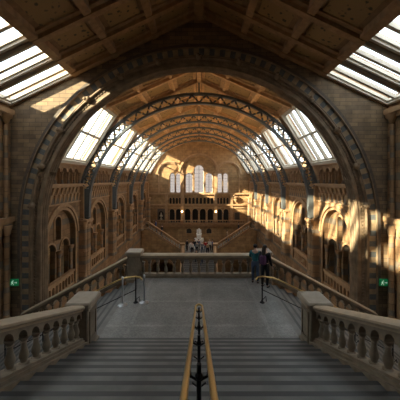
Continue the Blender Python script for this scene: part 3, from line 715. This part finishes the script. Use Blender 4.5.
for s_ in (-1,1):
    t = thing('brass_handrail',(s_*2.25,9.5,ZL),f'brass handrail on black scrolled posts down the side flight, {SIDE[s_]} side','handrail')
    mb = MB(); pts = [(-s_*.22,0,.80),(-s_*.16,0,.9),(0,0,.93),(s_*.35,0,.88)]+[(s_*(.6+.5*k),0,.80-.24*k) for k in range(10)]
    mb.tube(pts,.026,10); part('rail_tube',mb,M['brass'],t)
    post(t,0,0,0,.93,False)
    for k in range(1,4):
        x = .6+1.35*k; zz_ = -.165-.17*int((x+2.25-XL)/.333)
        post(t,s_*x,0,zz_-.04,.80-.48*(x-.6),False)
    mb = MB(); mb.tube([(s_*.5*k,0,.46-.24*k) for k in range(10)],.014,6); part('lower_rail',mb,M['black'],t)
# stanchions
for x,y,lb in ((-1.95,9.5,'silver queue stanchion standing on the landing just inside the handrail end'),(-2.66,9.3,'silver queue stanchion at the landing edge beside the top side step')):
    t = thing('queue_stanchion',(x,y,ZL),lb,'stanchion','silver stanchions on the landing')
    mb = MB(); mb.lathe([(.17,0),(.17,.015),(.14,.03),(.05,.05),(.03,.07)],n=20); part('base',mb,M['chrome'],t)
    mb = MB(); mb.lathe([(.03,.06),(.03,.9)],n=12); part('pole',mb,M['chrome'],t)
    mb = MB(); mb.lathe([(.035,.88),(.04,.9),(.04,.97),(.025,.99)],n=12); part('head',mb,M['chrome'],t)
# exit signs
for s_ in (-1,1):
    t = thing('exit_sign',(s_*9.25,YG-.22,-5.3),f'green illuminated exit sign on the great arch wall, {SIDE[s_]} side','sign','green exit signs')
    mb = MB(); mb.bbox(-.21,.21,-.04,.04,0,.34,.015); part('case',mb,M['green'],t)
    mb = MB(); yy = -.046
    fx = -.07
    mb.ball((fx+.03,yy,.27),.026,.006,.026,8,4)
    for p,q,w in (((fx,.24),(fx-.02,.15),.045),((fx-.02,.15),(fx+.05,.1),.03),((fx+.05,.1),(fx+.04,.04),.025),((fx-.02,.15),(fx-.07,.07),.03),((fx,.22),(fx+.07,.19),.02),((fx,.22),(fx-.06,.17),.02)): mb.bar((p[0],yy,p[1]),(q[0],yy,q[1]),w,.006)
    part('running_figure',mb,M['signwhite'],t)
    mb = MB(); mb.box(.03,.12,yy-.003,yy+.003,.155,.185); i = [mb.P(.11,yy-.003,.22),mb.P(.11,yy-.003,.12),mb.P(.17,yy-.003,.17)]; mb.F(*i); part('arrow',mb,M['signwhite'],t)
    mb = MB(); mb.box(-.03,.03,.03,.22,.12,.22); part('bracket',mb,M['black'],t)

# ------------------------------------------------------------------ people
def skin_mesh(name, nodes, edges, mat, sub=1):
    ks = list(nodes); ix = {k:i for i,k in enumerate(ks)}
    me = bpy.data.meshes.new('tmp'); me.from_pydata([nodes[k][0] for k in ks],[(ix[a],ix[b]) for a,b in edges],[])
    o = bpy.data.objects.new('tmp',me); C.objects.link(o)
    o.modifiers.new('s','SKIN').use_smooth_shade = True
    for k in ks:
        d = me.skin_vertices[0].data[ix[k]]; r = nodes[k][1]; d.radius = r if isinstance(r,tuple) else (r,r); d.use_root = (k==ks[0])
    m = o.modifiers.new('d','SUBSURF'); m.levels = m.render_levels = sub
    bpy.context.view_layer.update()
    dg = bpy.context.evaluated_depsgraph_get(); r = bpy.data.meshes.new_from_object(o.evaluated_get(dg)); r.name = name
    bpy.data.objects.remove(o); bpy.data.meshes.remove(me)
    r.materials.clear(); r.materials.append(mat)
    r.polygons.foreach_set('use_smooth',[True]*len(r.polygons)); return r
def person(loc,rz,label,coat,legs,hair,pose='stand',H=1.7,longhair=False,group=None,bag=None,fingers=True,mat=None,name='person',cat='person'):
    k = H/1.75
    t = thing(name,loc,label,cat,group,rz)
    N = {}
    def n(key,x,y,z,r): N[key] = ((x*k,y*k,z*k), tuple(q*k for q in r) if isinstance(r,tuple) else r*k)
    n('pelvis',0,0,.95,(.15,.11)); n('waist',0,.01,1.12,(.13,.10)); n('chest',0,0,1.32,(.16,.11)); n('upper',0,-.01,1.43,(.13,.08)); n('neck',0,.0,1.53,.05); n('jaw',0,.025,1.60,(.062,.07)); n('skull',0,.01,1.68,(.075,.09)); n('top',0,0,1.735,(.05,.06)); n('nose',0,.115,1.645,.012)
    E = [('pelvis','waist'),('waist','chest'),('chest','upper'),('upper','neck'),('neck','jaw'),('jaw','skull'),('skull','top'),('jaw','nose')]
    for s_,S_ in ((-1,'l'),(1,'r')):
        n(S_+'ear',s_*.083,0,1.65,.014); E.append(('skull',S_+'ear'))
        n(S_+'sh',s_*.18,-.01,1.43,.062)
        if pose=='lean': el,wr = (s_*.25,.14,1.2),(s_*.17,.38,1.06)
        elif pose=='phone': el,wr = (s_*.24,.1,1.16),(s_*.08,.28,1.3)
        elif pose=='sit': el,wr = (s_*.25,.08,1.16),(s_*.16,.32,1.05)
        else: el,wr = (s_*.25,-.02,1.16),(s_*.27,.08,.92)
        n(S_+'el',*el,.043); n(S_+'wr',*wr,.027)
        d = (Vector(wr)-Vector(el)).normalized(); h = Vector(wr)+d*.08; n(S_+'palm',*h,(.038,.02))
        E += [('upper',S_+'sh'),(S_+'sh',S_+'el'),(S_+'el',S_+'wr'),(S_+'wr',S_+'palm')]
        if fingers:
            side = d.cross(Vector((0,1,0)) if abs(d.y)<.6 else Vector((0,0,1))).normalized(); cr = side.cross(d)
            for j,(o_,ln) in enumerate(((-.03,.065),(-.01,.08),(.01,.075),(.03,.058))):
                a = h+side*o_+d*ln*.6; b = h+side*o_+d*ln+cr*.02; n(f'{S_}f{j}',*a,.009); n(f'{S_}g{j}',*b,.007); E += [(S_+'palm',f'{S_}f{j}'),(f'{S_}f{j}',f'{S_}g{j}')]
            a = Vector(wr)+d*.03-side*s_*.045; b = a+d*.05-side*s_*.01; n(S_+'t0',*a,.011); n(S_+'t1',*b,.008); E += [(S_+'wr',S_+'t0'),(S_+'t0',S_+'t1')]
        st = {'walk':.17,'lean':-.03}.get(pose,.0)*s_
        if pose=='sit': hp,kn,an,to = (s_*.1,.02,.90),(s_*.12,.45,.93),(s_*.12,.43,.5),(s_*.13,.58,.45)
        else: hp,kn,an,to = (s_*.1,0,.86),(s_*.11,st*.7+.02,.49),(s_*.11,st-.02,.09),(s_*.13,st+.14,.03)
        n(S_+'hip',*hp,(.09,.09)); n(S_+'kn',*kn,.058); n(S_+'an',*an,.038); n(S_+'to',*to,.032)
        E += [('pelvis',S_+'hip'),(S_+'hip',S_+'kn'),(S_+'kn',S_+'an'),(S_+'an',S_+'to')]
    body = link('body',skin_mesh('body',N,E,mat or M['skin']),t)
    def sub(keys,edges,f,nm,m):
        Q = {}
        for q in keys:
            p,r = N[q]; Q[q] = (p,tuple(x*f+.012 for x in r) if isinstance(r,tuple) else r*f+.012)
        link(nm,skin_mesh(nm,Q,edges,m),t)
    if mat is None:
        arms = [e for S_ in 'lr' for e in (('upper',S_+'sh'),(S_+'sh',S_+'el'),(S_+'el',S_+'wr'))]
        sub(['pelvis','waist','chest','upper']+[S_+q for S_ in 'lr' for q in ('sh','el','wr')],[('pelvis','waist'),('waist','chest'),('chest','upper')]+arms,1.12,'jacket',coat)
        sub(['pelvis','waist']+[S_+q for S_ in 'lr' for q in ('hip','kn','an')],[('pelvis','waist')]+[e for S_ in 'lr' for e in (('pelvis',S_+'hip'),(S_+'hip',S_+'kn'),(S_+'kn',S_+'an'))],1.06,'trousers',legs)
        for S_ in 'lr':
            a,b = N[S_+'an'][0],N[S_+'to'][0]; mb = MB(); mb.ball(((a[0]+b[0])/2,(a[1]+b[1])/2,b[2]+.015),.05,.13,.045,10,6); part('shoe',mb,M['black'],t)
    mb = MB(); mb.ball((0,-.015*k,1.70*k),.095*k,.105*k,.09*k,12,8)
    if longhair: mb.tube([(0,-.07*k,1.7*k),(0,-.11*k,1.55*k),(0,-.13*k,1.38*k),(0,-.12*k,1.25*k)],.07*k,10,rr=[.08*k,.09*k,.085*k,.05*k])
    part('hair',mb,hair,t)
    if mat is None:
        for s_ in (-1,1):
            mb = MB(); mb.ball((s_*.032*k,.088*k,1.665*k),.011*k,n=6,m=4); part('eye',mb,M['black'],t)
    if bag:
        mb = MB(); mb.bbox(-.12,.14,-.27,-.12,1.02*k,1.38*k,.05); part('backpack',mb,bag,t)
    return t
HB = plain('dark_hair',(.02,.014,.012),.5); HG = plain('grey_hair',(.35,.33,.31),.6); HBr = plain('brown_hair',(.10,.055,.03),.5)
teal = cloth('teal_cloth',(.03,.16,.19)); blk = cloth('black_cloth',(.016,.017,.022)); red = cloth('red_cloth',(.45,.03,.025)); wht = cloth('white_cloth',(.6,.58,.55)); blu = cloth('blue_cloth',(.05,.09,.24)); denim = cloth('denim',(.06,.085,.14)); grey = cloth('grey_cloth',(.2,.2,.2)); purple = cloth('purple_cloth',(.08,.03,.075)); tan = cloth('tan_cloth',(.32,.22,.13))
person((2.38,11.3,ZL),-.3,'person in a teal jacket leaning toward the landing balustrade',teal,denim,HB,'lean',1.62)
person((2.68,10.85,ZL),-.7,'person in black with long dark hair and a purple backpack on the landing',blk,blk,HB,'stand',1.7,True,bag=purple)
g = 'visitors on the far half landing'
vis = [(-1.15,38.2,.4,'person in a pale top at the shaded end of the far half landing',wht,denim,HBr,'stand',1.68),
 (-.62,38.9,2.6,'person in a dark coat beside the pedestal of the seated statue, shaded side',blk,denim,HB,'walk',1.76),
 (-.25,37.7,.2,'person in a grey top standing in front of the white statue',grey,blk,HB,'phone',1.7),
 (.95,38.3,.1,'person in a bright red jacket beside the white statue',red,denim,HBr,'stand',1.72),
 (1.55,38.8,2.9,'person in a white shirt at the sunlit end of the half landing',wht,blk,HG,'walk',1.74),
 (-.95,37.5,2.9,'person in a white coat at the front edge of the far landing, shaded end',wht,blk,HB,'stand',1.66),
 (.45,37.5,3.0,'person in a grey coat at the front edge of the far landing below the statue',grey,denim,HBr,'walk',1.72),
 (1.2,37.4,.3,'person in a tan coat at the front edge of the far half landing, sunlit end',tan,blk,HB,'stand',1.6),
 (1.95,38.9,1.8,'person in a blue jacket at the foot of the far sunlit flight',blu,blk,HB,'stand',1.7),
 (-.05,39.2,.5,'person in a dark blue jacket just before the pedestal of the seated statue',denim,blk,HBr,'stand',1.74),
 (-1.75,39.2,2.2,'person in a black coat close to the shaded far flight',blk,blk,HB,'stand',1.7)]
for x,y,r,lb,c,l,h,p,H in vis: person((x,y,ZH),r,lb,c,l,h,p,H,group=g,fingers=False)
def stz(y): return ZH-(ZH-ZF)/40*math.ceil((37.0-y)/.275-1e-6)
for x,y,lb,c,l in ((-.35,35.9,'person in black walking down the broad far flight, nearer the shaded side',blk,blk),(.35,35.6,'person in a tan jacket walking down the broad far flight, nearer the sunlit side',tan,denim)):
    person((x,y,stz(y)),pi if x<0 else 0,lb,c,l,HB,'walk',1.7,group=g,fingers=False)
for x,c,lb in ((-6.4,blu,'person in blue on the upper part of the far shaded flight'),(-5.5,blk,'person in dark clothes on the middle of the far shaded flight'),(5.9,blk,'person in dark clothes on the upper part of the far sunlit flight'),(4.2,tan,'person in tan on the middle of the far sunlit flight')):
    k = int((abs(x)-2.5)/.255); person((x,39.7,ZH+(ZG-ZH)/20*(k+1)),1.57 if x<0 else -1.57,lb,c,denim,HB,'walk',1.7,group=g,fingers=False)
# seated marble statue
t = thing('marble_statue',(0,41.2,ZH),'white marble statue of a seated bearded man on a pedestal at the far landing','statue')
mb = MB(); mb.bbox(-.75,.75,-.9,.75,0,.25,.03); mb.bbox(-.62,.62,-.75,.62,.25,1.2,.03); mb.bbox(-.7,.7,-.85,.7,1.2,1.35,.04); part('pedestal',mb,M['marble'],t)
q = person((0,0,0),pi,'','','',M['marble'],'sit',2.1,fingers=False,mat=M['marble'])
for o in list(q.children): o.parent = t; o.rotation_euler = (0,0,pi); o.location = (0,.0,.82); 
bpy.data.objects.remove(q)
for o in t.children:
    if o.name.startswith('body'): o.name = 'seated_figure'
mb = MB(); mb.bbox(-.36,.36,-.25,.42,1.35,1.9,.04); mb.bbox(-.36,.36,.3,.45,1.9,2.7,.04); mb.bbox(-.42,-.3,-.3,.4,1.9,2.15,.03); mb.bbox(.3,.42,-.3,.4,1.9,2.15,.03); part('chair',mb,M['marble'],t)
mb = MB(); mb.ball((0,-.1,2.66),.1,.08,.16); part('beard',mb,M['marble'],t)
mb = MB(); mb.hexa([(-.3,-.62,1.38),(.3,-.62,1.38),(.34,.1,1.38),(-.34,.1,1.38),(-.26,-.55,2.0),(.26,-.55,2.0),(.3,.1,2.1),(-.3,.1,2.1)]); part('robe',mb,M['marble'],t)

# ------------------------------------------------------------------ gallery lamps
for sg,i,du in ((-1,2,0),(-1,3,0),(-1,1,.2),(1,3,0)):
    a,b = BAYS[i]; t = thing('gallery_lamp',(sg*(W+2.2),(a+b)/2+du,-4.6),f'warm globe lamp hanging in the gallery behind the {ORD[i]} bay, {SIDE[sg]} side','lamp','gallery lamps')
    mb = MB(); mb.tube([(0,0,.15),(0,0,4.1)],.02,6); part('stem',mb,M['bronze'],t)
    mb = MB(); mb.ball((0,0,0),.2,n=12,m=8); part('globe',mb,M['bulb'],t)

# ------------------------------------------------------------------ light, world, camera
def light(kind,name,loc,energy,col,**kw):
    l = bpy.data.lights.new(name,kind); l.energy = energy; l.color = col
    for k,v in kw.items(): setattr(l,k,v)
    o = bpy.data.objects.new(name,l); C.objects.link(o); o.location = (loc[0],loc[1],loc[2]+ZC); return o
for sg in (-1,1):  # invented bowls and spots, added to warm and brighten the ceiling
    for i,y in enumerate(BX):
        t = thing('fill_uplighter',(sg*7.72,y+.55,-.24),f'added fill light bowl on the cornice beside the {ORD[i]} truss, {SIDE[sg]} side','lamp','added fill lights on the gallery cornice')
        mb = MB(); mb.lathe([(.03,0),(.1,.05),(.13,.14),(.11,.14),(.08,.06)],n=10,caps=False); part('bowl',mb,M['bronze'],t)
        mb = MB(); x0,x1 = sorted((0,sg*.5)); mb.box(x0,x1,-.025,.025,.0,.04); part('bracket',mb,M['bronze'],t)
        l = light('SPOT','fill_spot',(0,0,0),FILLW,(1,.68,.36),spot_size=1.9,spot_blend=.8,shadow_soft_size=.06); l.parent = t; l.location = (0,0,.13)
        l.rotation_euler = Vector((-sg*.75,.25,1)).to_track_quat('-Z','Y').to_euler()
sd = Vector((.82,.42,-.365)).normalized()
sun = light('SUN','sun',(-30,-15,20),30.,(1,.80,.52),angle=.02)
sun.rotation_euler = sd.to_track_quat('-Z','Y').to_euler()
w = bpy.data.worlds.new('sky'); S.world = w; w.use_nodes = True; nt = w.node_tree
bg = nt.nodes['Background']; tc = nt.nodes.new('ShaderNodeTexCoord'); nz = nt.nodes.new('ShaderNodeTexNoise'); nz.inputs['Scale'].default_value = 3; nz.inputs['Detail'].default_value = 4
rp = nt.nodes.new('ShaderNodeValToRGB'); rp.color_ramp.elements[0].position = .35; rp.color_ramp.elements[1].position = .65
rp.color_ramp.elements[0].color = (.84,.87,.88,1); rp.color_ramp.elements[1].color = (1,.97,.92,1)
nt.links.new(tc.outputs['Generated'],nz.inputs['Vector']); nt.links.new(nz.outputs['Fac'],rp.inputs['Fac']); nt.links.new(rp.outputs['Color'],bg.inputs['Color'])
bg.inputs['Strength'].default_value = 4.6

cam = bpy.data.cameras.new('camera'); co = bpy.data.objects.new('camera',cam); C.objects.link(co); S.camera = co
co.location = (0,0,ZC); co.rotation_euler = (pi/2,0,0)
cam.sensor_width = 36; cam.lens = 36*267/400; cam.shift_y = -20/400; cam.shift_x = 1/400; cam.clip_end = 300; cam.clip_start = .05
S.view_settings.view_transform = 'Standard'; S.view_settings.look = 'None'; S.view_settings.gamma = 1; S.view_settings.exposure = 0.35
S.view_settings.use_curve_mapping = False
S.cycles.use_denoising = True; S.cycles.max_bounces = 10; S.cycles.diffuse_bounces = 6; S.cycles.transparent_max_bounces = 16; S.cycles.sample_clamp_indirect = 4
